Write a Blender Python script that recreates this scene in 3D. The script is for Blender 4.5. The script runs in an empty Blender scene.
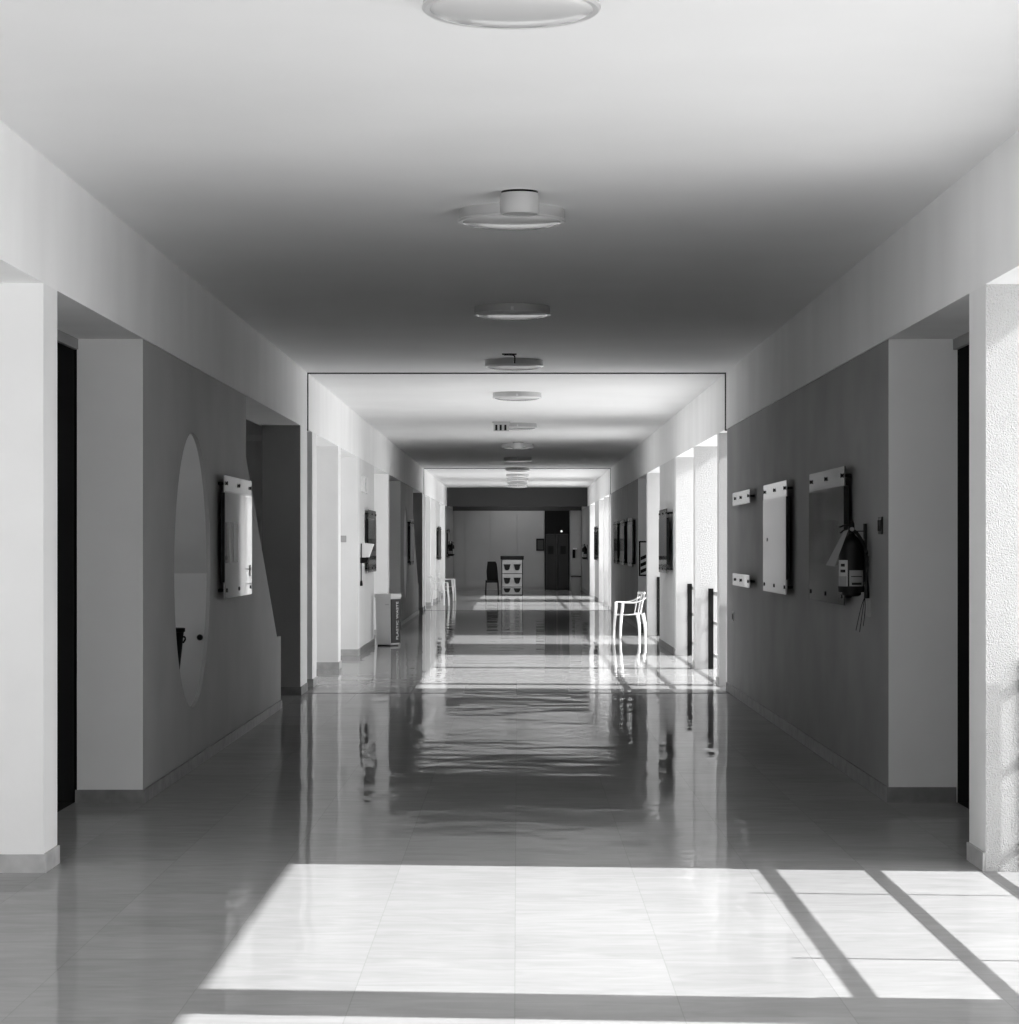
import bpy, bmesh, math, random
from mathutils import Vector, Matrix
random.seed(7)
S = bpy.context.scene
COL = S.collection
PI = math.pi

# ------------------------------------------------------------------ helpers
def link(o):
    COL.objects.link(o); return o

def tag(o, label=None, cat=None, group=None, kind=None):
    if label: o['label'] = label
    if cat: o['category'] = cat
    if group: o['group'] = group
    if kind: o['kind'] = kind
    return o

def thing(name, label, cat, loc=(0, 0, 0), rz=0, group=None):
    o = link(bpy.data.objects.new(name, None))
    o.empty_display_size = 0.1
    o.location = loc; o.rotation_euler = (0, 0, rz)
    return tag(o, label, cat, group)

def obj(name, bm, m, parent=None, smooth=False, mats=None, loc=None):
    me = bpy.data.meshes.new(name)
    bmesh.ops.recalc_face_normals(bm, faces=bm.faces[:])
    bm.to_mesh(me); bm.free()
    for mm in (mats or [m]): me.materials.append(mm)
    if smooth:
        for p in me.polygons: p.use_smooth = True
        try: me.set_sharp_from_angle(angle=math.radians(38))
        except Exception: pass
    o = link(bpy.data.objects.new(name, me))
    if parent: o.parent = parent
    if loc: o.location = loc
    return o

def struct(name, bm, m, label, cat, smooth=False, mats=None):
    o = obj(name, bm, m, None, smooth, mats)
    return tag(o, label, cat, kind='structure')

def B(): return bmesh.new()

def box(bm, x0, x1, y0, y1, z0, z1, bev=0, mi=0):
    r = bmesh.ops.create_cube(bm, size=1)
    vs = r['verts']
    for v in vs:
        v.co = Vector(((x0+x1)/2 + v.co.x*(x1-x0), (y0+y1)/2 + v.co.y*(y1-y0), (z0+z1)/2 + v.co.z*(z1-z0)))
    fs = list({f for v in vs for f in v.link_faces})
    for f in fs: f.material_index = mi
    if bev:
        es = list({e for v in vs for e in v.link_edges})
        bmesh.ops.bevel(bm, geom=es, offset=bev, segments=2, affect='EDGES', profile=0.6)
    return bm

def abox(*a, **k): return box(B(), *a, **k)

def prism(bm, pts, axis, a, b):
    """polygon pts (2d) extruded along axis x (pts=y,z), y (pts=x,z) or z (pts=x,y)"""
    def P(p, t):
        return {'x': (t, p[0], p[1]), 'y': (p[0], t, p[1]), 'z': (p[0], p[1], t)}[axis]
    v0 = [bm.verts.new(P(p, a)) for p in pts]; v1 = [bm.verts.new(P(p, b)) for p in pts]
    bm.faces.new(v0); bm.faces.new(v1[::-1])
    n = len(pts)
    for i in range(n):
        bm.faces.new((v0[i], v1[i], v1[(i+1) % n], v0[(i+1) % n]))
    return bm

def lathe(bm, prof, c=(0, 0, 0), n=32, axis='z'):
    """profile [(r, h)] spun about an axis through c"""
    rings = []
    for r, h in prof:
        if r < 1e-6:
            q = [(0, 0, h)]
        else:
            q = [(r*math.cos(2*PI*i/n), r*math.sin(2*PI*i/n), h) for i in range(n)]
        ring = []
        for x, y, z in q:
            if axis == 'x': p = (z, x, y)
            elif axis == 'y': p = (x, z, y)
            else: p = (x, y, z)
            ring.append(bm.verts.new(Vector(p)+Vector(c)))
        rings.append(ring)
    for a, b in zip(rings, rings[1:]):
        if len(a) == 1 and len(b) == 1: continue
        for i in range(n):
            j = (i+1) % n
            if len(a) == 1: bm.faces.new((a[0], b[i], b[j]))
            elif len(b) == 1: bm.faces.new((a[i], a[j], b[0]))
            else: bm.faces.new((a[i], a[j], b[j], b[i]))
    if len(rings[0]) > 1: bm.faces.new(rings[0])
    if len(rings[-1]) > 1: bm.faces.new(rings[-1])
    return bm

def sweep(bm, pts, ra, rb=None, n=10, up=(0, 0, 1)):
    """tube of elliptical section; ra, rb numbers or lists (half widths: side, up)"""
    rb = ra if rb is None else rb
    P = [Vector(p) for p in pts]; m = len(P)
    RA = ra if isinstance(ra, (list, tuple)) else [ra]*m
    RB = rb if isinstance(rb, (list, tuple)) else [rb]*m
    rings = []
    for i, p in enumerate(P):
        t = (P[min(i+1, m-1)]-P[max(i-1, 0)]).normalized()
        u = Vector(up); 
        if abs(t.dot(u)) > 0.97: u = Vector((0, 1, 0)) if abs(t.y) < 0.9 else Vector((1, 0, 0))
        s = t.cross(u).normalized(); w = s.cross(t).normalized()
        rings.append([bm.verts.new(p + s*RA[i]*math.cos(2*PI*k/n) + w*RB[i]*math.sin(2*PI*k/n)) for k in range(n)])
    for a, b in zip(rings, rings[1:]):
        for k in range(n):
            bm.faces.new((a[k], a[(k+1) % n], b[(k+1) % n], b[k]))
    bm.faces.new(rings[0][::-1]); bm.faces.new(rings[-1])
    return bm

def curve_pts(ctrl, n=6):
    out = []
    P = [Vector(c) for c in ctrl]
    for i in range(len(P)-1):
        p0 = P[max(i-1, 0)]; p1 = P[i]; p2 = P[i+1]; p3 = P[min(i+2, len(P)-1)]
        for k in range(n):
            t = k/n
            out.append(0.5*((2*p1) + (p2-p0)*t + (2*p0-5*p1+4*p2-p3)*t*t + (3*p1-p0-3*p2+p3)*t**3))
    out.append(P[-1]); return out

def text_bm(txt, size, depth=0.001):
    cu = bpy.data.curves.new('lettering', 'FONT')
    cu.body = txt; cu.size = size; cu.extrude = depth; cu.align_x = 'CENTER'; cu.align_y = 'CENTER'
    o = bpy.data.objects.new('lettering', cu); COL.objects.link(o)
    dg = bpy.context.evaluated_depsgraph_get(); dg.update()
    me = bpy.data.meshes.new_from_object(o.evaluated_get(dg))
    bm = B(); bm.from_mesh(me)
    bpy.data.objects.remove(o); bpy.data.meshes.remove(me)
    return bm

# ------------------------------------------------------------------ materials (everything in the photo is neutral grey)
def mat(name, g, rough=0.6, metal=0.0, spec=0.5, coat=0.0, var=0.0, vscale=2.0, bump=0.0, bscale=30.0, ior=1.5, vstretch=(1, 1, 1)):
    m = bpy.data.materials.new(name); m.use_nodes = True
    nt = m.node_tree; p = nt.nodes['Principled BSDF']
    p.inputs['Base Color'].default_value = (g, g, g, 1)
    p.inputs['Roughness'].default_value = rough; p.inputs['Metallic'].default_value = metal
    p.inputs['IOR'].default_value = ior
    p.inputs['Specular IOR Level'].default_value = spec
    if coat: p.inputs['Coat Weight'].default_value = coat; p.inputs['Coat Roughness'].default_value = 0.02
    if var or bump:
        tc = nt.nodes.new('ShaderNodeNewGeometry')
        mp = nt.nodes.new('ShaderNodeMapping'); mp.inputs['Scale'].default_value = vstretch
        nt.links.new(tc.outputs['Position'], mp.inputs['Vector'])
    if var:
        nz = nt.nodes.new('ShaderNodeTexNoise'); nz.inputs['Scale'].default_value = vscale; nz.inputs['Detail'].default_value = 5
        nt.links.new(mp.outputs[0], nz.inputs['Vector'])
        mr = nt.nodes.new('ShaderNodeMapRange')
        mr.inputs['From Min'].default_value = 0.3; mr.inputs['From Max'].default_value = 0.7
        mr.inputs['To Min'].default_value = max(0, g-var); mr.inputs['To Max'].default_value = min(1, g+var)
        nt.links.new(nz.outputs['Fac'], mr.inputs['Value'])
        cb = nt.nodes.new('ShaderNodeCombineColor')
        for i in range(3): nt.links.new(mr.outputs[0], cb.inputs[i])
        nt.links.new(cb.outputs[0], p.inputs['Base Color'])
    if bump:
        n2 = nt.nodes.new('ShaderNodeTexNoise'); n2.inputs['Scale'].default_value = bscale; n2.inputs['Detail'].default_value = 4
        nt.links.new(tc.outputs['Position'], n2.inputs['Vector'])
        bp = nt.nodes.new('ShaderNodeBump'); bp.inputs['Strength'].default_value = 1.0; bp.inputs['Distance'].default_value = bump
        nt.links.new(n2.outputs['Fac'], bp.inputs['Height']); nt.links.new(bp.outputs[0], p.inputs['Normal'])
    return m

def floor_material():
    m = bpy.data.materials.new('polished marble tiles'); m.use_nodes = True
    nt = m.node_tree; N = nt.nodes; L = nt.links; p = N['Principled BSDF']
    geo = N.new('ShaderNodeNewGeometry'); sep = N.new('ShaderNodeSeparateXYZ'); L.new(geo.outputs['Position'], sep.inputs[0])
    def M(op, a, b=None, c=None):
        n = N.new('ShaderNodeMath'); n.operation = op
        for i, v in enumerate((a, b, c)):
            if v is None: continue
            if isinstance(v, (int, float)): n.inputs[i].default_value = v
            else: L.new(v, n.inputs[i])
        return n.outputs[0]
    T = 0.6
    u = M('DIVIDE', M('ADD', sep.outputs[0], 60.0), T); v = M('DIVIDE', M('ADD', sep.outputs[1], 60.0-0.1), T)
    fu = M('FRACT', u); fv = M('FRACT', v)
    du = M('MINIMUM', fu, M('SUBTRACT', 1.0, fu)); dv = M('MINIMUM', fv, M('SUBTRACT', 1.0, fv))
    d = M('MINIMUM', du, dv)
    joint = M('LESS_THAN', d, 0.0035)
    cell = N.new('ShaderNodeCombineXYZ'); L.new(M('FLOOR', u), cell.inputs[0]); L.new(M('FLOOR', v), cell.inputs[1])
    wn = N.new('ShaderNodeTexWhiteNoise'); wn.noise_dimensions = '2D'; L.new(cell.outputs[0], wn.inputs['Vector'])
    # veins: stretched noise, moved per tile
    off = N.new('ShaderNodeVectorMath'); off.operation = 'SCALE'; L.new(wn.outputs['Color'], off.inputs[0]); off.inputs['Scale'].default_value = 13.0
    add = N.new('ShaderNodeVectorMath'); add.operation = 'ADD'; L.new(geo.outputs['Position'], add.inputs[0]); L.new(off.outputs[0], add.inputs[1])
    mp = N.new('ShaderNodeMapping'); mp.inputs['Rotation'].default_value = (0, 0, 0.35); mp.inputs['Scale'].default_value = (1.3, 4.5, 1)
    L.new(add.outputs[0], mp.inputs['Vector'])
    nz = N.new('ShaderNodeTexNoise'); nz.inputs['Scale'].default_value = 2.2; nz.inputs['Detail'].default_value = 8; nz.inputs['Distortion'].default_value = 1.2
    L.new(mp.outputs[0], nz.inputs['Vector'])
    tone = M('ADD', M('MULTIPLY', M('SUBTRACT', wn.outputs['Value'], 0.5), 0.03), M('MULTIPLY', M('SUBTRACT', nz.outputs['Fac'], 0.5), 0.12))
    base = M('ADD', tone, FLOOR_G)
    base = M('MULTIPLY', base, M('SUBTRACT', 1.0, M('MULTIPLY', joint, 0.14)))
    cb = N.new('ShaderNodeCombineColor')
    for i in range(3): L.new(base, cb.inputs[i])
    L.new(cb.outputs[0], p.inputs['Base Color'])
    # the tiles are not laid dead flat: long soft undulation plus a slight tilt of each tile
    n1 = N.new('ShaderNodeTexNoise'); n1.inputs['Scale'].default_value = 0.9; n1.inputs['Detail'].default_value = 2.0
    L.new(geo.outputs['Position'], n1.inputs['Vector'])
    n3 = N.new('ShaderNodeTexNoise'); n3.inputs['Scale'].default_value = 3.2; n3.inputs['Detail'].default_value = 1.0
    L.new(geo.outputs['Position'], n3.inputs['Vector'])
    s2 = N.new('ShaderNodeSeparateColor'); L.new(wn.outputs['Color'], s2.inputs[0])
    tilt = M('ADD', M('MULTIPLY', M('SUBTRACT', s2.outputs[0], 0.5), fu), M('MULTIPLY', M('SUBTRACT', s2.outputs[1], 0.5), fv))
    h = M('ADD', M('ADD', M('MULTIPLY', n1.outputs['Fac'], WAVE_A), M('MULTIPLY', n3.outputs['Fac'], WAVE_B)), M('MULTIPLY', tilt, 0.0016))
    bp = N.new('ShaderNodeBump'); bp.inputs['Strength'].default_value = 1.0; bp.inputs['Distance'].default_value = 1.0
    L.new(h, bp.inputs['Height'])
    N.remove(p)
    df = N.new('ShaderNodeBsdfDiffuse'); L.new(cb.outputs[0], df.inputs['Color'])
    gl = N.new('ShaderNodeBsdfGlossy'); gl.inputs['Roughness'].default_value = 0.03; gl.inputs['Color'].default_value = (1, 1, 1, 1); L.new(bp.outputs[0], gl.inputs['Normal'])
    # waxed stone: mirror-like only at grazing angles
    dn = N.new('ShaderNodeVectorMath'); dn.operation = 'DOT_PRODUCT'; L.new(geo.outputs['Incoming'], dn.inputs[0]); L.new(geo.outputs['Normal'], dn.inputs[1])
    fac = M('MINIMUM', M('ADD', M('MULTIPLY', M('EXPONENT', M('MULTIPLY', M('ABSOLUTE', dn.outputs['Value']), -1/GRAZE)), GMAX), 0.055), 0.6)
    mx = N.new('ShaderNodeMixShader'); L.new(fac, mx.inputs[0]); L.new(df.outputs[0], mx.inputs[1]); L.new(gl.outputs[0], mx.inputs[2])
    L.new(mx.outputs[0], N['Material Output'].inputs['Surface'])
    return m

def stucco_material():
    m = bpy.data.materials.new('coarse white stucco'); m.use_nodes = True
    nt = m.node_tree; N = nt.nodes; L = nt.links; p = N['Principled BSDF']
    geo = N.new('ShaderNodeNewGeometry')
    nz = N.new('ShaderNodeTexNoise'); nz.inputs['Scale'].default_value = 120; nz.inputs['Detail'].default_value = 3; nz.inputs['Roughness'].default_value = 0.6
    L.new(geo.outputs['Position'], nz.inputs['Vector'])
    vo = N.new('ShaderNodeTexVoronoi'); vo.inputs['Scale'].default_value = 140; L.new(geo.outputs['Position'], vo.inputs['Vector'])
    ad = N.new('ShaderNodeMath'); ad.operation = 'SUBTRACT'; L.new(nz.outputs['Fac'], ad.inputs[0])
    mu = N.new('ShaderNodeMath'); mu.operation = 'MULTIPLY'; mu.inputs[1].default_value = 0.35; L.new(vo.outputs['Distance'], mu.inputs[0]); L.new(mu.outputs[0], ad.inputs[1])
    bp = N.new('ShaderNodeBump'); bp.inputs['Strength'].default_value = 1.0; bp.inputs['Distance'].default_value = 0.02
    L.new(ad.outputs[0], bp.inputs['Height']); L.new(bp.outputs[0], p.inputs['Normal'])
    p.inputs['Base Color'].default_value = (0.66, 0.66, 0.66, 1); p.inputs['Roughness'].default_value = 0.85; p.inputs['Specular IOR Level'].default_value = 0.2
    return m

FLOOR_G = 0.30
GRAZE, GMAX = 0.066, 0.98
WAVE_A, WAVE_B = 0.0085, 0.0014
SUN_E, SKY, GLOW = 8.2, 0.50, 2.5
EXPOSURE = 0.45

M = dict(
    floor=floor_material(), stucco=stucco_material(),
    ceiling=mat('white ceiling paint', 0.86, 0.8, spec=0.2, var=0.02, vscale=0.8),
    beam=mat('off-white beam paint', 0.88, 0.75, spec=0.25, var=0.035, vscale=1.6, vstretch=(1, 1, .35), bump=0.0015, bscale=9),
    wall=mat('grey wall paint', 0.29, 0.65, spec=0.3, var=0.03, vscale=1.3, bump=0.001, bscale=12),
    wall_lit=mat('grey wall paint with side light painted in', 0.39, 0.65, spec=0.3, var=0.03, vscale=1.3, bump=0.001, bscale=12),  # same paint as wall, raised to carry light from the sunny side
    wall_end=mat('pale wall paint', 0.74, 0.65, spec=0.3, var=0.02, vscale=2.0, bump=0.001, bscale=12),
    pier=mat('white pier paint', 0.84, 0.6, spec=0.3, var=0.02, vscale=2.0, bump=0.0012, bscale=14),
    base=mat('worn grey skirting stone', 0.19, 0.5, var=0.04, vscale=9),
    pierbase=mat('pale skirting stone', 0.44, 0.4, var=0.07, vscale=9),
    dark=mat('interior shade painted black', 0.015, 0.9, spec=0.1),  # near-black colour stands in for shade in the rooms and joint gap
    out=mat('pale paving', 0.62, 0.9, spec=0.1, var=0.05, vscale=1.0),
    stair=mat('white stair plaster', 0.72, 0.7, spec=0.2, var=0.03),
    joint=mat('dark joint sealant', 0.03, 0.7),
    black=mat('black satin paint', 0.004, 0.4, spec=0.2),
    blackmatte=mat('black matte plastic', 0.005, 0.6, spec=0.2),
    rail=mat('galvanised rail', 0.55, 0.4, metal=0.3),
    housing=mat('white lamp housing', 0.52, 0.45),
    chrome=mat('bright rim metal', 0.72, 0.3, metal=0.3),
    lens=mat('frosted lamp glass', 0.78, 0.12, coat=0.6),
    clearstrip=mat('clear acrylic strip', 0.05, 0.12),
    acrylic=mat('frosted white acrylic strip', 0.6, 0.12, coat=0.6),
    poster=mat('glazed poster sheet', 0.16, 0.03, coat=1.0, ior=1.7),
    dimposter=mat('grey glazed sheet', 0.08, 0.06, coat=0.0, ior=1.33),
    darkglass=mat('dark glazed board', 0.035, 0.05, coat=0.0, ior=1.4),
    paper=mat('white paper', 0.82, 0.8),
    greylabel=mat('grey printed label', 0.45, 0.6),
    plastic=mat('white moulded plastic', 0.85, 0.3),
    binbody=mat('pale grey bin plastic', 0.62, 0.4),
    drawer=mat('pale drawer front', 0.3, 0.5),
    tagpaper=mat('dull tag paper', 0.27, 0.8),
    steel=mat('dull steel', 0.5, 0.3, metal=0.9),
    endpanel=mat('painted wall panel', 0.43, 0.5, var=0.015, vscale=1.5),
    enddark=mat('dark door glass', 0.03, 0.3, spec=0.3),
    bulkhead=mat('dark grey bulkhead', 0.05, 0.6),
)

# ------------------------------------------------------------------ dimensions (metres; the corridor runs along +Y)
W = 2.41            # half width between the wall faces
OUT = 2.87          # outer face of walls, piers and beams
HC, HB = 3.66, 3.01 # ceiling, underside of the side beams
PER = 34.2
D1, D2 = 27.65, 27.65+PER
Y0, YB, YE = -14.0, 82.3, 90.0

# floor
struct('floor', abox(-OUT, OUT, Y0, YE+.4, -.25, 0), M['floor'], 'polished pale marble tile floor running the whole length of the corridor', 'floor')
for k, y in ((1, D1-.5), (2, D2-.3)):
    struct('trim_%d' % k, abox(-W, W, y-.03, y+.03, -.01, .0025), M['joint'], 'thin dark joint strip across the floor %s' % ('at the near ceiling joint' if k == 1 else 'at the far ceiling joint'), 'floor joint')
# outside ground
struct('ground_right', abox(OUT, 60, -60, 140, -.3, -.03), M['out'], 'pale sunlit paving outside the corridor on the sunny side', 'ground')
struct('ground_left', abox(-60, -OUT, -60, 140, -.3, -.03), M['out'], 'pale paving outside the corridor on the shaded side', 'ground')

# ceiling in three runs
names = ['nearest', 'middle', 'farthest']
for i, (a, b) in enumerate(((Y0, D1), (D1, D2), (D2, YB+.3))):
    struct('ceiling' if i == 0 else 'ceiling_%d' % (i+1), abox(-OUT, OUT, a, b, HC, HC+.35), M['ceiling'], 'smooth white plaster ceiling of the %s run of corridor' % names[i], 'ceiling')
    for sd, sn in ((-1, 'left'), (1, 'right')):
        x0, x1 = sorted((sd*W, sd*OUT))
        struct('beam_%s' % sn, abox(x0, x1, a, b, HB, HC), M['beam'], 'off-white plaster beam above the %s wall in the %s run' % ('left' if sd < 0 else 'right', names[i]), 'beam')
# expansion joint frames
for k, y in ((3, D1), (4, D2)):
    bm = B()
    box(bm, -W, W, y-.03, y, HC-.014, HC+.01)
    for sd in (-1, 1):
        x0, x1 = sorted((sd*(W-.012), sd*(W+.01)))
        box(bm, x0, x1, y-.03, y, HB-.02, HC)
    struct('trim_%d' % k, bm, M['joint'], 'thin black expansion joint framing the ceiling and beams %s' % ('between near and middle runs' if k == 3 else 'between middle and far runs'), 'joint')

# ------------------------------------------------------------------ piers
def pier(sd, y0, y1, label, stucco=True, out=OUT):
    x0, x1 = sorted((sd*W, sd*out))
    bm = abox(x0, x1, y0, y1, 0, HB)
    if sd > 0 and stucco:
        for f in bm.faces:
            f.normal_update()
            if abs(f.normal.y) > .9: f.material_index = 1
    o = struct('pillar', bm, M['pier'], label, 'pillar', mats=[M['pier'], M['stucco']])
    bb = B()
    t = .014
    a, b = sorted((sd*(W-t), sd*(W+.002)))
    box(bb, a, b, y0+(.004 if sd > 0 else -t), y1, 0, .095)
    if sd < 0: box(bb, -out+.002, -W-.002, y0-t, y0+.002, 0, .095)
    obj('baseboard', bb, M['pierbase'], o)
    return o

order = ['nearest', 'second nearest', 'third', 'fourth', 'fifth', 'sixth', 'seventh', 'eighth']
PR = [(8.27, 8.72), (12.3, 12.75), (28.55, 28.85), (32.42, 32.75), (36.4, 36.75), (44.35, 44.75)]
PR += [(a+PER, b+PER) for a, b in PR[2:]]
PL = [(8.27, 8.72), (12.25, 12.62), (28.3, 28.9), (32.4, 32.85), (36.4, 36.75), (44.9, 45.3)]
PL += [(a+PER, b+PER) for a, b in PL[2:]]
PR[-1] = (79.3, 79.8); PL[-1] = (79.8, 80.2)
descR = ['white stucco pillar beside the nearest railing, mostly outside the picture', 'white stucco pillar facing the nearest railing, lit by sun',
         'narrow white stucco pillar right behind the near ceiling joint', 'white stucco pillar at the far end of the middle run\'s first long railing',
         'white stucco pillar ending the railing before the dark display board', 'white stucco pillar beside the white armchair',
         'narrow white pillar behind the far ceiling joint', 'white stucco pillar ending the first far-run railing', 'white stucco pillar ending the second far-run railing', 'sunlit white pillar next to the dark end lobby']
descL = ['white pillar on the shaded side outside the picture', 'broad white pillar on the shaded side, nearest in view, with stone skirting',
         'dark-fronted pillar on the shaded side right behind the near ceiling joint', 'pale pillar on the shaded side in front of the one with a grey switch plate',
         'pale pillar carrying the grey switch plate', 'pale pillar rising behind the waste bin',
         'pillar on the shaded side behind the far ceiling joint', 'pale pillar on the shaded side, second beyond the far ceiling joint', 'pale pillar on the shaded side before the far display board', 'pale pillar behind the white armchairs at the dark lobby']
for (a, b), d in zip(PR, descR): pier(1, a, b, d)
for (a, b), d in zip(PL, descL): pier(-1, a, b, d, False)
# behind the camera
for a, b in ((-9.5, -9.1), (-5.3, -4.9), (-1.2, -.8), (3.3, 4.2)):
    pier(1, a, b, 'white stucco pillar behind the viewpoint on the sunny side')['group'] = 'sunny pillars behind the viewpoint'
    pier(-1, a, b, 'white pillar behind the viewpoint on the shaded side', False)['group'] = 'shaded pillars behind the viewpoint'
struct('wall_back', abox(-OUT, OUT, Y0-.3, Y0, 0, HC), M['pier'], 'white wall closing the corridor behind the viewpoint', 'wall')

# ------------------------------------------------------------------ walls
def plain_wall(name, sd, y0, y1, label, inset=.012, ends=True, m='wall'):
    x0, x1 = sorted((sd*(W+inset), sd*OUT))
    bm = abox(x0, x1, y0, y1, 0, HB)
    for f in bm.faces:
        f.normal_update()
        if abs(f.normal.y) > .9: f.material_index = 1
    o = struct(name, bm, M[m], label, 'wall', mats=[M[m], M['wall_end']])
    bb = B()
    a, b = sorted((sd*(W+inset-.014), sd*(W+inset+.002)))
    box(bb, a, b, y0-.014, y1, 0, .1)
    a, b = sorted((sd*(W+inset+.002), sd*(OUT-.01)))
    box(bb, a, b, y0-.014, y0+.002, 0, .1)
    s = struct('baseboard_%s' % ('left' if sd < 0 else 'right'), bb, M['base'], 'grey stone skirting along the %s' % label, 'baseboard')
    return o
plain_wall('wall_right', 1, 15.6, D1-.03, 'dark grey wall carrying the fire extinguisher and two boards')
plain_wall('wall_right', 1, 48.0, D2-.03, 'dark grey wall behind the white armchair carrying three boards')
plain_wall('wall_right', 1, 36.75, 40.5, 'short wall with one dark display board on the sunny side', 0, m='wall_end')
plain_wall('wall_right', 1, 36.75+PER, 74.4, 'short far wall with one dark board on the sunny side', 0, m='wall_end')
plain_wall('wall_right', 1, YB-2.4, YE, 'dark side wall of the end lobby carrying an extinguisher', 0)
plain_wall('wall_left', -1, 36.75, 40.5, 'short pale wall with exit sign and dispenser on the shaded side', 0, m='wall_end')
plain_wall('wall_left', -1, 36.75+PER, 74.6, 'short far wall with one dark board on the shaded side', 0, m='wall_end')
plain_wall('wall_left', -1, YB-2.0, YE, 'dark side wall of the end lobby next to the armchairs', 0)

def left_block(y, which):
    """grey wall with the round opening, cut on a slant along the stair; y = offset of the run"""
    wy0, th = 15.58, .03
    prof = [(wy0, 0), (24.66, 0), (24.66, .74), (24.28, .74), (21.5, 2.46), (21.5, HB), (wy0, HB)]
    bm = B()
    vs = [bm.verts.new((0, a+y, z)) for a, z in prof]
    es = [bm.edges.new((vs[i], vs[(i+1) % len(vs)])) for i in range(len(vs))]
    n = 64; c = [bm.verts.new((0, 18.0+y+1.0*math.cos(2*PI*i/n), 1.485+1.03*math.sin(2*PI*i/n))) for i in range(n)]
    es += [bm.edges.new((c[i], c[(i+1) % n])) for i in range(n)]
    bmesh.ops.triangle_fill(bm, use_beauty=True, use_dissolve=False, edges=es)
    r = bmesh.ops.extrude_face_region(bm, geom=bm.faces[:])
    for v in bm.verts: v.co.x = -W-.012
    for v in r['geom']:
        if isinstance(v, bmesh.types.BMVert): v.co.x = -W-.012-th
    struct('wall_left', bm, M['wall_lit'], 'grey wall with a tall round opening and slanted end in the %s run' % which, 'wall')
    # thick end pier of that wall
    struct('wall_left', abox(-OUT+.02, -W-.012-th, wy0+y, wy0+.35+y, 0, HB), M['wall_end'], 'pale end face of the wall with the round opening in the %s run' % which, 'wall')
    struct('wall_left', abox(-W-.012-th, -W-.012, wy0+y-.004, wy0+y, 0, HB), M['wall_end'], 'thin plaster edge of the round-opening wall in the %s run' % which, 'wall')
    bb = B()
    box(bb, -W-.012, -W+.002, wy0+y-.018, 24.66+y, 0, .085); box(bb, -OUT+.01, -W-.012, wy0+y-.018, wy0+y-.003, 0, .085)
    struct('baseboard_left', bb, M['base'], 'grey stone skirting below the round opening in the %s run' % which, 'baseboard')
    # stair behind it, climbing towards the viewer
    steps = []; yy = 24.3; z = 0
    while z < 2.9:
        steps.append((yy+y, z)); z += .172; steps.append((yy+y, z)); yy -= .28
    low = [(yy+.28+y, z-.28), (21.45+y, 1.42), (21.45+y, 0)]
    st = prism(B(), steps+low, 'x', -W-.012-th-.003, -4.1)
    struct('stairs', st, M['stair'], 'white staircase climbing behind the grey slanted wall in the %s run' % which, 'stairs')
    # block between stair recess and the joint
    bm = abox(-OUT+.03, -W, 26.75+y, 27.6+y, 0, HB)
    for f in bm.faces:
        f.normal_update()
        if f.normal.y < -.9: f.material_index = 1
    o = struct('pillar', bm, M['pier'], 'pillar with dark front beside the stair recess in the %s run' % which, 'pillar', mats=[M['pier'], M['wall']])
    obj('baseboard', abox(-OUT+.04, -W+.012, 26.736+y, 27.6+y, 0, .095, bev=.003), M['base'], o)
    # stairwell shell; unseen opening added to light the space behind the circle
    xo = -5.3
    bm = B()
    box(bm, xo-.2, xo, 15.4+y, 16.5+y, 0, HC+.3); box(bm, xo-.2, xo, 16.5+y, 20.8+y, 0, .4); box(bm, xo-.2, xo, 16.5+y, 20.8+y, 2.45, HC+.3); box(bm, xo-.2, xo, 20.8+y, 29.2+y, 0, HC+.3)
    struct('wall_stairwell', bm, M['stair'], 'outer stairwell wall with an unseen opening added for light in the %s run' % which, 'wall')
    struct('wall_stairwell', abox(xo, -OUT, 28.9+y, 29.1+y, 0, HC+.3), M['stair'], 'end wall of the stairwell in the %s run' % which, 'wall')
    struct('wall_stairwell', abox(xo, -OUT, 15.85+y, 16.0+y, 0, HC+.3), M['stair'], 'wall between stairwell and dark room in the %s run' % which, 'wall')
    struct('ceiling_stairwell', abox(xo-.2, -OUT+.02, 12.2+y, 29.2+y, HC, HC+.3), M['stair'], 'ceiling over the stairwell in the %s run' % which, 'ceiling')
    struct('floor_stairwell', abox(xo, -OUT, 15.95+y, 28.9+y, -.05, 0), M['floor'], 'floor of the stairwell in the %s run' % which, 'floor')
    struct('trim_5' if y == 0 else 'trim_6', abox(xo, -OUT, 28.84+y, 28.9+y, 2.93, 3.0), M['pier'], 'thin pale ledge at the head of the stairwell wall in the %s run' % which, 'trim')
    # small infill so the joint gap on this side is closed to the outside, painted dark as shade
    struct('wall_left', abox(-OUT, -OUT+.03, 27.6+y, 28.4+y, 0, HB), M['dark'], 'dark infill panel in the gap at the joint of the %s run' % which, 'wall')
    dark_room(-1, 12.7+y if y == 0 else 45.3, 15.58+y, which)

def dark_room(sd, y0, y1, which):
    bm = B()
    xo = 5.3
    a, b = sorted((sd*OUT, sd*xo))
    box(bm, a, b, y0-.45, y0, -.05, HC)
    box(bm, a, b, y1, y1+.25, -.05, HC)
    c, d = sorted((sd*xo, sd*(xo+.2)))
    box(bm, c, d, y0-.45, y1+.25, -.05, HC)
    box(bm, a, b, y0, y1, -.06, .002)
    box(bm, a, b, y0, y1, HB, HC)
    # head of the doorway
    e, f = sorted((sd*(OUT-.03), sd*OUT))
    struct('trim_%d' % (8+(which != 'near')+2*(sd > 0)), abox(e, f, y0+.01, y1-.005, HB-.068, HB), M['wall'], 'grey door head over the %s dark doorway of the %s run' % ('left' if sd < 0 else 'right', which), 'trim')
    struct('wall_room', bm, M['dark'], 'unlit room with its darkness painted in through the %s doorway of the %s run' % ('left' if sd < 0 else 'right', which), 'room')

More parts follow.
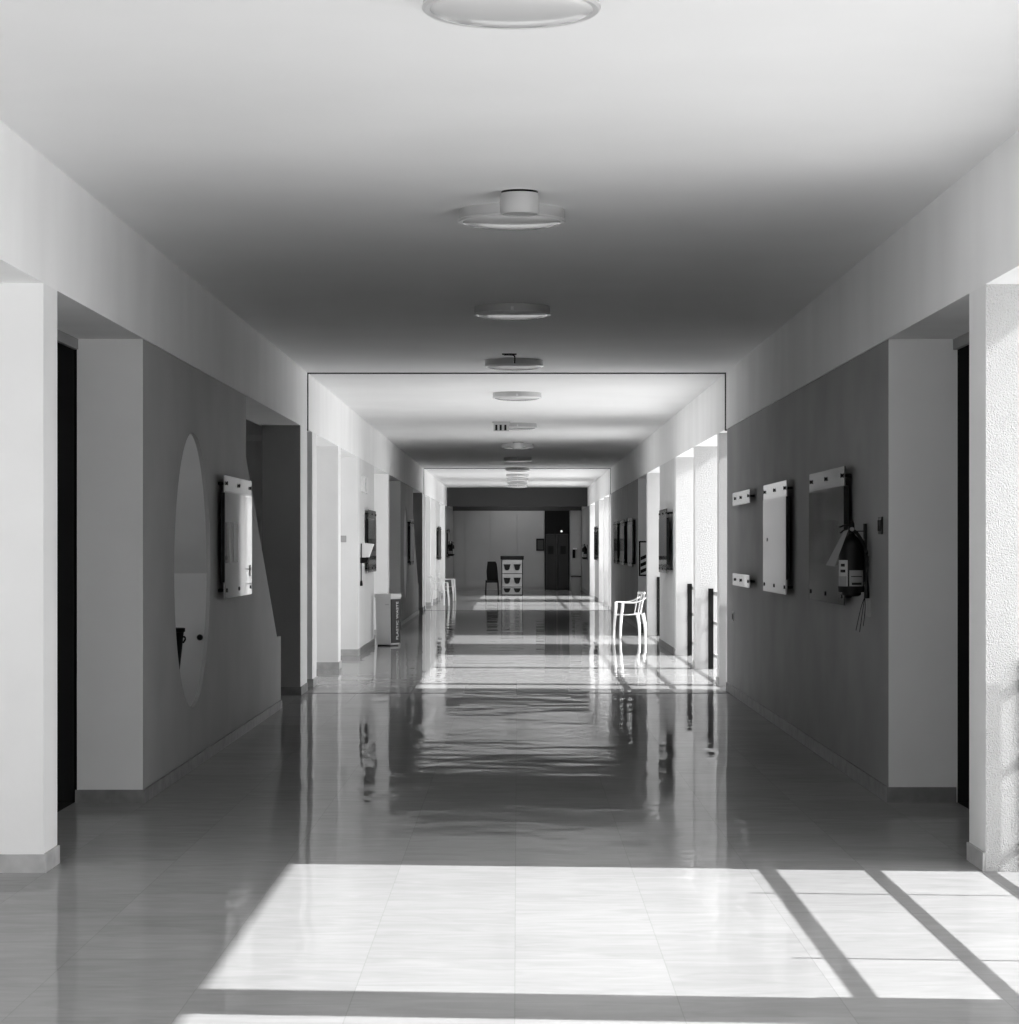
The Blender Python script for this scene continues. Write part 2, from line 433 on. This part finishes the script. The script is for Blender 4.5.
left_block(0, 'near'); left_block(PER+.1, 'middle')
dark_room(1, 12.75, 15.6, 'near'); dark_room(1, 44.75, 48.0, 'middle')
# roofs and outer walls of the sunny-side rooms
for y0, y1, w in ((12.3, D1-.03, 'near'), (44.4, D2-.03, 'middle')):
    struct('roof', abox(OUT-.02, 5.5, y0, y1, HC, HC+.35), M['ceiling'], 'flat roof over the rooms on the sunny side of the %s run' % w, 'roof')
    struct('wall_outer', abox(5.3, 5.5, y0+3.4, y1, 0, HC), M['pier'], 'outer wall of the rooms on the sunny side of the %s run' % w, 'wall')
    struct('wall_outer', abox(OUT, 5.3, y1-.2, y1, 0, HC), M['pier'], 'end wall of the rooms on the sunny side of the %s run' % w, 'wall')

# ------------------------------------------------------------------ end lobby
struct('beam_end', abox(-OUT, OUT, YB, YB+.3, HB, HC), M['bulkhead'], 'dark grey bulkhead across the far end of the corridor', 'beam')
bm = B()  # unseen opening added to brighten the end wall, upstands keep sun out
box(bm, -OUT, OUT, YB+.3, 84.5, HC, HC+.3); box(bm, -OUT, OUT, 89.5, YE+.3, HC, HC+.3)
for s in (-1, 1):
    a, b = sorted((s*.9, s*OUT)); box(bm, a, b, 84.5, 89.5, HC, HC+.3)
    a, b = sorted((s*.9, s*1.0)); box(bm, a, b, 84.5, 89.5, HC+.3, HC+1.7)
struct('ceiling_lobby', bm, M['ceiling'], 'ceiling of the end lobby with an unseen light shaft added above', 'ceiling')
struct('beam_side_end', abox(-OUT, -W, YB+.3, YE, HB-.0, HC), M['endpanel'], 'left beam inside the end lobby', 'beam')
struct('beam_side_end', abox(W, OUT, YB+.3, YE, HB, HC), M['endpanel'], 'right beam inside the end lobby', 'beam')
struct('trim_7', abox(-W, W, YE-.035, YE, HB-.04, HB+.3), M['bulkhead'], 'dark header strip above the panels of the end wall', 'trim')
struct('wall_end', abox(-OUT, OUT, YE, YE+.3, 0, HC), M['endpanel'], 'grey panelled wall closing the far end of the corridor', 'wall')
# panels with seams
xs = [-2.36, -1.98, -1.02, 0.0, 1.02]
for i in range(4):
    struct('wall_panel', abox(xs[i]+.012, xs[i+1]-.012, YE-.03, YE, .1, HB-.04, bev=.004), M['endpanel'], ['narrow grey wall panel at the left end of the end wall', 'grey wall panel behind the black high-backed chair', 'grey wall panel behind the drawer cabinet', 'grey wall panel bearing the small dark notice'][i], 'wall panel')
d = thing('door_1', 'dark glazed double door in the end wall', 'door', (1.49, YE-.03, 0)); d['kind'] = 'structure'
obj('door_frame', box(box(box(B(), -.46, -.42, -.03, .03, 0, HB-.03), .42, .46, -.03, .03, 0, HB-.03), -.42, .42, -.03, .03, 2.1, 2.16), M['black'], d)
obj('transom_pane', abox(-.42, .42, -.01, .02, 2.16, HB-.04), M['black'], d)
for s in (-1, 1):
    lf = obj('door_leaf', abox(min(s*.005, s*.415), max(s*.005, s*.415), -.02, .02, .01, 2.095, bev=.004), M['enddark'], d)
    obj('door_notice', abox(s*.23-.1, s*.23+.1, -.026, -.02, 1.35, 1.65), M['black'], lf)
glint_d = lathe(B(), [(0, -.02), (.03, -.018), (.036, 0), (.036, .03)], (0.17, -.05, 2.2), 16, 'y')
obj('door_glint', glint_d, mat('glowing door glint', .9, .3), d)  # glowing spot stands in for a lamp's reflection on the door
nt = bpy.data.materials['glowing door glint'].node_tree.nodes['Principled BSDF']
nt.inputs['Emission Color'].default_value = (1, 1, 1, 1); nt.inputs['Emission Strength'].default_value = 1.0
struct('wall_panel', abox(1.98, 2.39, YE-.04, YE, .0, HB-.03, bev=.004), M['endpanel'], 'grey wall panel beside the dark double door', 'wall panel')
nb = thing('notice_board', 'small dark notice left of the double door on the end wall', 'notice', (.86, YE-.04, 1.47))
obj('frame', abox(-.15, .15, -.02, .01, 0, .46, bev=.004), M['black'], nb)
obj('sheet', abox(-.1, .12, -.024, -.02, .05, .4), mat('dark print', .05, .6), nb)

# ------------------------------------------------------------------ ceiling lamps
lampX = [-.012, -.024, -.034, -.025, 0.005]+[.01]*8
lampY = [8.6, 14.25, 20.0, 25.8, 31.3, 39.2, 47.0, 54.3, 61.4, 66.8, 71.2, 75.4, 79.0]
lampL = ['large round ceiling lamp cut by the top edge of the picture', 'round ceiling lamp directly behind the white cylinder speaker', 'round ceiling lamp with shaded side, third from the viewer',
         'round ceiling lamp just before the near ceiling joint', 'round ceiling lamp just beyond the near ceiling joint', 'round ceiling lamp with the slotted bracket beside it',
         'round ceiling lamp behind the far cylinder speaker', 'dark-sided round lamp on the shaded ceiling of the middle run', 'dark-sided round lamp right before the far ceiling joint',
         'first round lamp beyond the far ceiling joint', 'second round lamp beyond the far ceiling joint', 'third round lamp beyond the far ceiling joint', 'last round lamp before the dark end lobby']
for y, lb, lx in zip(lampY, lampL, lampX):
    L = thing('ceiling_lamp', lb, 'lamp', (lx, y, HC), group='round ceiling lamps')
    R = .315
    obj('housing', lathe(B(), [(R, 0), (R, -.062), (R-.012, -.066), (R-.012, -.05), (.02, -.05)], n=48), M['housing'], L, True)
    obj('rim', lathe(B(), [(R-.012, -.058), (R+.004, -.058), (R+.006, -.066), (R-.002, -.074), (R-.02, -.072)], n=48), M['chrome'], L, True)
    pr = [((R-.02)*math.cos(t), -.068-.036*math.sin(t)) for t in [i*PI/2/8 for i in range(9)]]
    pr[-1] = (0, pr[-1][1])
    obj('lens', lathe(B(), pr, n=48), M['lens'], L, True)
    obj('clip', abox(-.012, .012, -R-.012, -R+.004, -.07, -.03, bev=.002), M['chrome'], L)
for y, lb in ((13.5, 'white cylinder speaker on the ceiling in front of the second lamp'), (46.2, 'white cylinder speaker on the ceiling of the middle run')):
    c = thing('ceiling_speaker', lb, 'speaker', (.022, y, HC), group='cylinder speakers')
    obj('casing', lathe(B(), [(.108, -.012), (.11, -.02), (.11, -.118), (.104, -.128), (.098, -.128), (.098, -.118), (0, -.118)], n=36), M['housing'], c, True)
    obj('base_ring', lathe(B(), [(.104, 0), (.104, -.014)], n=36), M['black'], c)
    obj('grille', lathe(B(), [(.094, -.1185), (.094, -.122), (0, -.124)], n=36), M['greylabel'], c, True)
h = thing('ceiling_hook', 'small dark wire hook on the ceiling by the lamp before the near joint', 'hook', (-.05, 24.9, HC))
obj('wire', sweep(B(), curve_pts([(-.08, 0, -.012), (0, 0, -.012), (.03, 0, -.03), (.03, 0, -.1)], 4), .008), M['black'], h)
obj('plate', abox(-.1, .05, -.03, .03, -.012, 0), M['black'], h)
br = thing('ceiling_bracket', 'white slotted bracket box on the ceiling left of the sixth lamp', 'bracket', (-.245, 38.6, HC))
obj('plate', abox(-.15, .14, -.05, .05, -.02, 0, bev=.003), M['steel'], br)
obj('box', abox(-.13, .12, -.045, .045, -.15, -.02, bev=.004), M['housing'], br)
for x in (-.085, -.015, .06):
    obj('slot', abox(x-.017, x+.017, -.052, -.044, -.14, -.05), M['blackmatte'], br)

# ------------------------------------------------------------------ railings on the sunny side
def railing(y0, y1, mids, label):
    r = thing('railing', label, 'railing', (2.62, (y0+y1)/2, 0), group='balustrades in the sunny openings')
    c = (y0+y1)/2
    for y in [y0+.03]+mids+[y1-.022]:
        obj('post', abox(-.035, .035, y-c-.009, y-c+.009, 0, 1.09, bev=.003), M['black'], r)
    for hz, hh in ((1.025, .026), (.625, .022), (.19, .022)):
        obj('rail', abox(.037, .067, y0-c+.005, y1-c-.005, hz-hh, hz+hh, bev=.004), M['rail'], r)
    return r
railing(8.72, 12.3, [9.6, 11.42], 'black-posted metal railing in the nearest sunny opening')
railing(28.85, 32.42, [30.1, 31.3][:0], 'black-posted railing in the first long opening beyond the near joint')
railing(32.75, 36.4, [], 'black-posted railing just before the short wall with the dark board')
railing(40.5, 44.35, [], 'black-posted railing behind the white armchair')
railing(28.85+PER, 32.42+PER, [], 'railing in the first opening beyond the far joint')
railing(32.75+PER, 36.4+PER, [], 'railing in the second opening beyond the far joint')
railing(74.4, 79.3, [], 'railing in the last sunny opening before the end lobby')
railing(4.2, 8.27, [5.6, 7.0], 'railing in the opening beside the viewpoint')
railing(27.7, 28.55, [], 'short railing in the narrow gap at the near joint')

# ------------------------------------------------------------------ display boards on stand-off bolts
def board(sd, y0, y1, label, zb=1.24, zt=2.24, sheet='poster', gap=.055, empty=False, wallx=W+.012, st=None):
    """sd: wall side; board hangs off the wall plane, facing the corridor"""
    x = sd*(W - gap)
    c = (y0+y1)/2; hw = (y1-y0)/2; H = zt-zb
    st = M['clearstrip' if sheet == 'darkglass' else 'acrylic']
    r = thing('display_board', label, 'display board', (x, c, zb), group='display boards on stand-off bolts')
    t = .008
    def bx(ya, yb, za, zc, ta=0, tb=t, **k):
        a, b = sorted((sd*ta, sd*tb)); return abox(a, b, ya, yb, za, zc, **k)
    obj('bottom_strip', bx(-hw, hw, 0, .13), st, r)
    obj('top_strip', bx(-hw, hw, H-.14, H), st, r)
    if not empty:
        obj('glazed_sheet', bx(-hw, hw, .0, H-.14, -.005, 0), M[sheet], r)
        obj('backing', bx(-hw, hw, .131, H-.141, .0, .03), M['black'], r)
    for z in (.065, H-.065):
        for y in ((-hw+.12, 0, hw-.12) if not empty else (-hw+.12, 0, hw-.3)):
            bm = lathe(B(), [(.017, 0), (.017, .005), (.011, .012), (.012, .012+wallx-W+gap)], (0, y, z), 14, 'x')
            if sd > 0:
                bmesh.ops.translate(bm, verts=bm.verts, vec=(-.012, 0, 0))
            else:
                bmesh.ops.scale(bm, verts=bm.verts, vec=(-1, 1, 1)); bmesh.ops.translate(bm, verts=bm.verts, vec=(.012, 0, 0))
            obj('mounting_bolt', bm, M['black'], r, True)
    return r
b1 = board(1, 20.93, 22.88, 'bright display board between the dark board and the two bare strips', sheet='dimposter')
for z0, z1, yy in ((0.45, .47, -.55),):
    obj('sticker', abox(-.008, -.005, .55, .62, .47, .5), M['black'], b1)
board(1, 17.22, 19.28, 'dark glossy display board just behind the fire extinguisher', sheet='darkglass')
board(1, 24.26, 26.17, 'two bare bolted strips of an empty board frame on the dark wall', empty=True)
lb = board(-1, 19.38, 21.34, 'bright reflecting display board beside the tall round opening', sheet='poster')
obj('small_print', abox(.005, .008, .76, .84, .16, .26), M['greylabel'], lb)
obj('print_strip', abox(.005, .007, -.72, -.58, .29, .62), M['drawer'], lb)
obj('print_strip', abox(.005, .007, -.4, -.1, .29, .62), M['drawer'], lb)
board(1, 37.0, 39.0, 'dark display board on the short wall between sunny openings', sheet='darkglass', gap=.1, wallx=W)
board(-1, 38.0, 40.1, 'dark display board on the shaded side above the waste bin', sheet='darkglass', wallx=W)
board(1, 49.0, 51.0, 'nearest of three dark boards on the wall behind the armchair', sheet='darkglass')
board(1, 52.8, 54.9, 'middle of three dark boards on the wall behind the armchair', sheet='darkglass')
board(1, 56.4, 58.4, 'farthest of three dark boards on the wall behind the armchair', sheet='darkglass')
board(-1, 52.9, 54.6, 'black display board beyond the second round opening', sheet='darkglass')
board(1, 70.9+.2, 73.4, 'narrow-looking black board on the sunny side close to the end lobby', sheet='darkglass', wallx=W)
board(-1, 71.6, 74.3, 'narrow-looking black board on the shaded side close to the armchairs', sheet='darkglass', wallx=W)
board(-1, 81.6, 83.8, 'black board on the lobby side wall next to the far extinguisher', sheet='darkglass', wallx=W)

# ------------------------------------------------------------------ fire extinguishers
def extinguisher(sd, y, z, label, detail=True):
    """z = underside of the cylinder; hung on the wall"""
    r = thing('fire_extinguisher', label, 'fire extinguisher', (sd*(W-.105), y, z), group='wall-hung fire extinguishers')
    R = .088
    obj('cylinder', lathe(B(), [(0, .0), (.05, 0), (.068, .012), (.068, .03), (R, .035), (R, .335), (R*.93, .37), (R*.7, .398), (.03, .418), (.022, .43), (0, .43)], n=32), M['black'], r, True)
    obj('base_ring', lathe(B(), [(R+.003, .03), (R+.003, .07), (R, .072)], n=32), M['blackmatte'], r, True)
    v = obj('valve', lathe(B(), [(.022, .425), (.026, .45), (.022, .475), (.022, .5), (.012, .52), (0, .52)], n=16), M['black'], r, True)
    obj('gauge', lathe(B(), [(0, -.05), (.014, -.048), (.014, -.02)], (0, 0, .462), 14, 'y'), M['tagpaper'], v, True)
    obj('lever', sweep(B(), curve_pts([(-sd*.0, 0, .478), (-sd*.04, -.02, .49), (-sd*.085, -.03, .475)], 4), .011, .006), M['black'], r, True)
    obj('carry_handle', sweep(B(), curve_pts([(0, 0, .455), (-sd*.05, -.02, .455), (-sd*.08, -.03, .435)], 4), .01, .005), M['black'], r, True)
    obj('hose', sweep(B(), curve_pts([(0, -.015, .46), (sd*.04, -.07, .42), (sd*.085, -.13, .3), (sd*.085, -.14, .15), (sd*.085, -.14, .06)], 6), .012), M['blackmatte'], r, True)
    obj('nozzle', lathe(B(), [(.012, .09), (.016, .05), (.02, -.03), (.014, -.03)], (sd*.085, -.14, .02), 12), M['black'], r, True)
    obj('wall_mount', box(box(B(), *sorted((sd*.085, sd*.104)), -.03, .03, .1, .5), *sorted((sd*.0, sd*.1)), -.012, .012, .445, .452), M['blackmatte'], r)
    def patch(a0, a1, z0, z1, m, nm, e=.0015):
        bm = B(); q = []
        for i in range(9):
            a = a0+(a1-a0)*i/8
            q.append([bm.verts.new(((R+e)*math.cos(a), (R+e)*math.sin(a), zz)) for zz in (z0, z1)])
        for u, w in zip(q, q[1:]): bm.faces.new((u[0], w[0], w[1], u[1]))
        return obj(nm, bm, m, r, True)
    f = -PI/2
    s = -sd
    patch(f+s*.29, f+s*-.97, .06, .18, M['tagpaper'], 'instruction_label')
    patch(f+s*.42, f+s*1.4, .06, .25, M['greylabel'], 'warning_label')
    if detail:
        patch(f+s*.5, f+s*1.3, .07, .14, M['tagpaper'], 'label_print', .0025)
        patch(f+s*.6, f+s*1.1, .165, .185, M['black'], 'label_print', .0025)
        patch(f+s*.65, f+s*1.05, .205, .225, M['black'], 'label_print', .0025)
        patch(f+s*.1, f+s*-.75, .08, .096, M['black'], 'label_print', .0025)
        patch(f+s*.15, f+s*-.8, .135, .141, M['black'], 'label_print', .0025)
        # slanting paper tag tied at the neck
        bm = B()
        prism(bm, [(-sd*.03, .46), (-sd*.06, .45), (-sd*.185, .215), (-sd*.125, .205)], 'y', -.075, -.073)
        obj('inspection_tag', bm, M['tagpaper'], r)
        # tape strap and its loose ends below the hose
        bm = B()
        for k, (dx, dl) in enumerate(((.02, .2), (.045, .24), (.07, .23))):
            sweep(bm, curve_pts([(sd*.075, -.12, .0), (sd*(.09-dx*.6), -.12, -.08), (sd*(.085-dx), -.12, -dl)], 5), .0025)
        obj('loose_straps', bm, M['black'], r, True)
        obj('paper_strip', abox(*sorted((sd*.085, sd*.125)), -.126, -.125, -.14, .01), M['tagpaper'], r)
    return r
extinguisher(1, 16.5, 1.32, 'black fire extinguisher with pale labels on the nearest dark wall')
extinguisher(-1, 84.6, 1.3, 'black fire extinguisher on the lobby wall beside the armchairs', False)
extinguisher(1, 82.2, 1.2, 'fire extinguisher with pale label on the lobby wall above the dark bin', False)

# ------------------------------------------------------------------ switches, sockets, small wall things
def switch_plate(name, label, cat, sd, y, z, w=.12, h=.12, m='black', m2='greylabel', rockers=1):
    r = thing(name, label, cat, (sd*(W+.012), y, z))
    obj('plate', abox(*sorted((-sd*.014, sd*.004)), -w/2, w/2, 0, h, bev=.003), M[m], r)
    for k in range(rockers):
        c = (k-(rockers-1)/2)*w/rockers
        obj('rocker', abox(*sorted((-sd*.02, -sd*.013)), c-w*.3/rockers, c+w*.3/rockers, h*.18, h*.82, bev=.002), M[m2], r)
    return r
switch_plate('light_switch', 'dark switch plate near the wall corner beside the extinguisher', 'switch', 1, 15.9, 1.745, .13, .115, rockers=2, m2='blackmatte')
switch_plate('wall_socket', 'small pale socket low on the dark wall next to the near joint', 'socket', 1, 26.75, .83, .09, .1, 'paper', 'black')
switch_plate('wall_box', 'small black box on the wall beyond the second round opening', 'box', -1, 55.6, 1.27, .3, .16, rockers=1, m2='blackmatte')
sp = thing('switch_plate', 'square grey switch plate on the pale pillar of the shaded side', 'switch', (-2.63, 36.4, 1.72))
obj('plate', abox(-.045, .045, -.014, .002, 0, .1, bev=.003), M['greylabel'], sp)
obj('rocker', abox(-.028, .028, -.02, -.012, .02, .08, bev=.002), M['steel'], sp)
# exit sign
ex = thing('exit_sign', 'small white running-figure sign high on the short pale wall', 'sign', (-W, 37.9, 2.5))
obj('plate', abox(0, .02, -.7, .7, 0, .26, bev=.003), M['paper'], ex)
bm = B()
lathe(bm, [(.045, 0), (.045, .004)], (.02, .05, .2), 16, 'x')
prism(bm, [(-.05, .16), (.1, .17), (.06, .09), (.15, .02), (.05, .03), (-.02, .1)], 'x', .02, .024)
obj('figure', bm, M['greylabel'], ex)
# dispenser
dp = thing('wall_dispenser', 'white wall dispenser with dark tray beside the board on the shaded side', 'dispenser', (-W, 37.05, 1.40))
obj('casing', prism(B(), [(0, .09), (.13, .09), (.2, .29), (.0, .32)], 'y', -.14, .14), M['paper'], dp)
obj('tray', prism(B(), [(0, 0), (.1, 0), (.13, .085), (0, .085)], 'y', -.13, .13), M['blackmatte'], dp)
obj('cord', sweep(B(), [(.02, -.17, .3), (.018, -.17, .1), (.018, -.17, -.27)], .009), M['black'], dp)
obj('plug', lathe(B(), [(.02, -.35), (.024, -.33), (.015, -.27)], (.02, -.17, 0), 12), M['blackmatte'], dp)
# striped board on the end face of the wall behind the armchair
sb = thing('striped_board', 'black framed board with diagonal stripes behind the sunlit pillar by the armchair', 'sign', (2.625, 47.985, 1.06))
obj('frame', box(box(box(box(B(), -.19, -.16, -.03, 0, 0, .7), .16, .19, -.03, 0, 0, .7), -.16, .16, -.03, 0, .67, .7), -.16, .16, -.03, 0, 0, .03), M['black'], sb)
obj('panel', abox(-.16, .16, -.015, 0, .03, .67), M['paper'], sb)
bm = B()
for k in range(3):
    z = .05+k*.13
    prism(bm, [(-.155, z), (.155, z+.14), (.155, z+.21), (-.155, z+.07)], 'y', -.019, -.015)
obj('stripes', bm, M['black'], sb)
# wall opening things seen through the circle
kn = thing('wall_hook', 'small dark knob on the plaster behind the round opening', 'knob', (-2.825, 21.45, .83))
obj('hook', lathe(B(), [(0, -.05), (.02, -.046), (.028, -.03), (.02, -.012), (.012, 0)], (0, 0, .02), 16, 'y'), M['black'], kn, True)
wb = thing('waste_bucket', 'black tapered bucket bin standing inside the round opening', 'bin', (-3.08, 20.75, 0))
obj('bucket', lathe(B(), [(.1, 0), (.105, .01), (.205, .93), (.195, .93), (.1, .05), (0, .05)], n=32), M['blackmatte'], wb, True)
obj('rim', lathe(B(), [(.2, .92), (.215, .925), (.215, .955), (.19, .955)], n=32), M['blackmatte'], wb, True)
obj('handle', sweep(B(), curve_pts([(.2, 0, .88), (.215, -.02, .88), (.22, -.02, .86), (.2, 0, .83)], 4), .008), M['blackmatte'], wb, True)

# ------------------------------------------------------------------ recycling bin
rb = thing('recycling_bin', 'pale grey waste bin with black lettered side on the shaded side', 'bin', (-2.15, 40.0, 0), math.radians(-32))
# wide pale side faces the viewer (-Y), black side turns to the corridor (+X)
bw, bd, bh = .16, .145, .80
def taper(bm, x0, x1, y0, y1, z0, z1, k):
    pts = []
    bot = [(x0*k, y0*k), (x1*k, y0*k), (x1*k, y1*k), (x0*k, y1*k)]; top = [(x0, y0), (x1, y0), (x1, y1), (x0, y1)]
    a = [bm.verts.new((x, y, z0)) for x, y in bot]; b = [bm.verts.new((x, y, z1)) for x, y in top]
    bm.faces.new(a); bm.faces.new(b)
    for i in range(4): bm.faces.new((a[i], a[(i+1) % 4], b[(i+1) % 4], b[i]))
    bmesh.ops.bevel(bm, geom=bm.edges[:], offset=.01, segments=2, affect='EDGES')
    return bm
obj('body', taper(B(), -bw, bw, -bd, bd, .02, bh, .9), M['binbody'], rb)
obj('foot', abox(-.13, .13, -.115, .115, 0, .03), M['blackmatte'], rb)
obj('lid', taper(B(), -bw-.012, bw+.012, -bd-.012, bd+.012, bh, bh+.065, 1.0), M['binbody'], rb)
pn = obj('side_panel', prism(B(), [(-bd*.86, .05), (bd*.86, .05), (bd*.95, bh-.02), (-bd*.95, bh-.02)], 'x', bw*.94, bw+.006), M['black'], rb)
t = text_bm('PLASTIC WASTE', .088)
bmesh.ops.transform(t, matrix=Matrix.Translation((bw+.008, .035, .42)) @ Matrix.Rotation(PI/2, 4, 'Z') @ Matrix.Rotation(PI/2, 4, 'X') @ Matrix.Rotation(PI/2, 4, 'Z'), verts=t.verts)
obj('lettering', t, M['paper'], pn)
obj('badge', abox(.05, .12, -bd-.002, -bd+.02, .68, .70), M['greylabel'], rb)

# ------------------------------------------------------------------ white plastic armchairs
def armchair(x, y, rz, label):
    """built facing -Y"""
    r = thing('armchair', label, 'chair', (x, y, 0), rz, group='white plastic armchairs')
    P = M['plastic']
    bm = B(); n = 10; rows = []
    for j in range(n+1):
        v = j/n; yy = -.23+.43*v; row = []
        for i in range(n+1):
            u = i/n*2-1; w = .225-.02*v
            z = .43+.014*u*u-.02*math.sin(v*PI) + (.012 if v < .1 else 0)*0 - (.02*(1-v*6) if v < 1/6 else 0)
            row.append(bm.verts.new((u*w, yy, z)))
        rows.append(row)
    for a, b in zip(rows, rows[1:]):
        for i in range(n): bm.faces.new((a[i], a[i+1], b[i+1], b[i]))
    bmesh.ops.solidify(bm, geom=bm.faces[:], thickness=.014)
    obj('seat', bm, P, r, True)
    def bpt(u, z, o=0):   # back surface
        return Vector((u*(.2+.035*(z-.45)), .2+.2*(z-.45)-.05*u*u*1.0+.05+o-.05, z))
    bm = B()
    for u in (-1, -.5, 0, .5, 1):
        sweep(bm, [bpt(u, z) for z in (.43, .52, .6, .7, .78)], .022 if abs(u) < 1 else .026, .008, 8, up=(0, 1, 0))
    obj('back_slats', bm, P, r, True)
    bm = B(); sweep(bm, [bpt(u/5-1, .81) for u in range(11)], .02, .024, 10)
    obj('top_rail', bm, P, r, True)
    for s in (-1, 1):
        obj('armrest', sweep(B(), curve_pts([(s*.22, .255, .735), (s*.255, .16, .68), (s*.268, .02, .645), (s*.265, -.16, .645), (s*.255, -.2, .63)], 5), [.022]*21, [.012]*21, 10), P, r, True)
        obj('arm_support', sweep(B(), curve_pts([(s*.26, -.185, .645), (s*.25, -.19, .55), (s*.232, -.2, .43)], 5), .02, .028, 10, up=(0, 1, 0)), P, r, True)
        obj('leg', sweep(B(), curve_pts([(s*.228, -.2, .44), (s*.238, -.22, .22), (s*.24, -.228, 0)], 5), [.022-.0006*i for i in range(11)], [.03-.001*i for i in range(11)], 10, up=(0, 1, 0)), P, r, True)
        obj('leg', sweep(B(), curve_pts([(s*.2, .2, .45), (s*.215, .24, .22), (s*.215, .245, 0)], 5), [.022-.0006*i for i in range(11)], [.036-.0015*i for i in range(11)], 10, up=(0, 1, 0)), P, r, True)
    return r
armchair(2.025, 43.3, -PI/2+.2, 'white plastic armchair standing by the sunny opening in the middle run')
armchair(-2.18, 66.6, PI/2+.3, 'nearer of two white plastic armchairs on the shaded side near the lobby')
armchair(-2.12, 72.6, PI/2-.1, 'farther of two white plastic armchairs on the shaded side near the lobby')

# ------------------------------------------------------------------ end lobby furniture
cb = thing('drawer_cabinet', 'pale cabinet with dark top and dark cup pulls at the far end', 'cabinet', (-.17, 80.6, 0))
hw, dp_, H = .36, .22, 1.3
bm = B()
for sx in (-1, 1): box(bm, sx*hw-.02*(sx > 0)-.0, sx*hw+.02*(sx < 0), -dp_, dp_, 0, H-.1)
box(bm, -hw, hw, dp_-.02, dp_, 0, H-.1)
obj('carcass', bm, M['black'], cb)
obj('top', abox(-hw-.03, hw+.03, -dp_-.03, dp_, H-.1, H+.02, bev=.006), M['blackmatte'], cb)
for z0, z1 in ((.74, 1.19), (.29, .72), (.03, .27)):
    dr = obj('drawer', abox(-hw+.03, hw-.03, -dp_-.002, dp_-.03, z0, z1, bev=.004), M['drawer'], cb)
    zt = z0+.3 if z1-z0 > .3 else z1-.03
    for sx in (-.17, .17):
        hh = .2 if z1-z0 > .3 else .14
        bm = prism(B(), [(sx-.12, zt), (sx+.12, zt), (sx+.1, zt-.06), (sx+.08, zt-hh*.8), (sx+.04, zt-hh), (sx-.04, zt-hh), (sx-.08, zt-hh*.8), (sx-.1, zt-.06)], 'y', -dp_-.03, -dp_-.001)
        obj('cup_pull', bm, M['blackmatte'], dr)
hc = thing('high_back_chair', 'black high-backed chair beside the drawer cabinet', 'chair', (-.85, 80.9, 0))
obj('seat', abox(-.22, .22, -.22, .22, .42, .5, bev=.02), M['blackmatte'], hc)
obj('backrest', prism(B(), [(-.17, .5), (.21, .5), (.19, .8), (.16, 1.05), (.12, 1.13), (-.15, 1.13), (-.19, .8)], 'y', .14, .2), M['blackmatte'], hc)
obj('top_bar', sweep(B(), [(-.15, .17, 1.15), (-.05, .17, 1.17), (.1, .17, 1.15)], .012), M['steel'], hc)
for sx in (-1, 1):
    for sy in (-1, 1):
        obj('leg', sweep(B(), [(sx*.2, sy*.2, .43), (sx*.215, sy*.21, 0)], .022), M['black'], hc)
fb = thing('waste_bin', 'dark grey bin under the far extinguisher in the end lobby', 'bin', (1.98, 80.9, 0))
obj('body', taper(B(), -.16, .16, -.16, .16, 0, .6, .85), mat('dark grey plastic', .12, .5), fb)
obj('lid', abox(-.18, .18, -.18, .18, .6, .65, bev=.01), M['blackmatte'], fb)
ph = thing('wall_phone', 'dark handset on the grey panel beside the double door', 'phone', (2.12, YE-.04, 1.2))
obj('handset', abox(-.05, .05, -.06, 0, 0, .32, bev=.012), M['black'], ph)
obj('lit_top', abox(-.03, .12, -.08, 0, .32, .38, bev=.008), M['plastic'], ph)  # white piece stands in for light on the handset's top

# ------------------------------------------------------------------ light
sun = bpy.data.lights.new('sun', 'SUN'); sun.energy = SUN_E; sun.angle = math.radians(.53)
so = link(bpy.data.objects.new('sun', sun))
so.rotation_euler = Vector((-1, .08, -.745)).to_track_quat('-Z', 'Y').to_euler()
so.location = (20, 10, 20)
w = bpy.data.worlds.new('sky'); S.world = w; w.use_nodes = True
wn = w.node_tree.nodes; wl = w.node_tree.links
bg = wn['Background']; bg.inputs['Color'].default_value = (1, 1, 1, 1)
# hazy sky: brighter on the sun's side, dimmer opposite
tc = wn.new('ShaderNodeTexCoord')
dt = wn.new('ShaderNodeVectorMath'); dt.operation = 'DOT_PRODUCT'; dt.inputs[1].default_value = Vector((1, -.08, .45)).normalized()
wl.new(tc.outputs['Generated'], dt.inputs[0])
def wm(op, a, b):
    n = wn.new('ShaderNodeMath'); n.operation = op
    for i, v in enumerate((a, b)):
        if isinstance(v, (int, float)): n.inputs[i].default_value = v
        else: wl.new(v, n.inputs[i])
    return n.outputs[0]
wl.new(wm('ADD', SKY, wm('MULTIPLY', GLOW, wm('POWER', wm('MAXIMUM', dt.outputs['Value'], 0.0), 1.3))), bg.inputs['Strength'])

# ------------------------------------------------------------------ camera
cam = bpy.data.cameras.new('camera'); cam.sensor_width = 36; cam.sensor_fit = 'AUTO'
cam.lens = 36*2400/1024; cam.shift_x = -8/1024; cam.shift_y = 33.5/1024; cam.clip_end = 400
co = link(bpy.data.objects.new('camera', cam)); co.location = (.01, 0, 1.67); co.rotation_euler = (PI/2, 0, 0)
S.camera = co

S.view_settings.view_transform = 'Standard'; S.view_settings.look = 'None'
S.view_settings.gamma = 1; S.view_settings.use_curve_mapping = False; S.view_settings.exposure = EXPOSURE
try:
    S.cycles.max_bounces = 14; S.cycles.diffuse_bounces = 8; S.cycles.glossy_bounces = 6
    S.cycles.sample_clamp_indirect = 6.0
    S.cycles.use_denoising = True
except Exception: pass
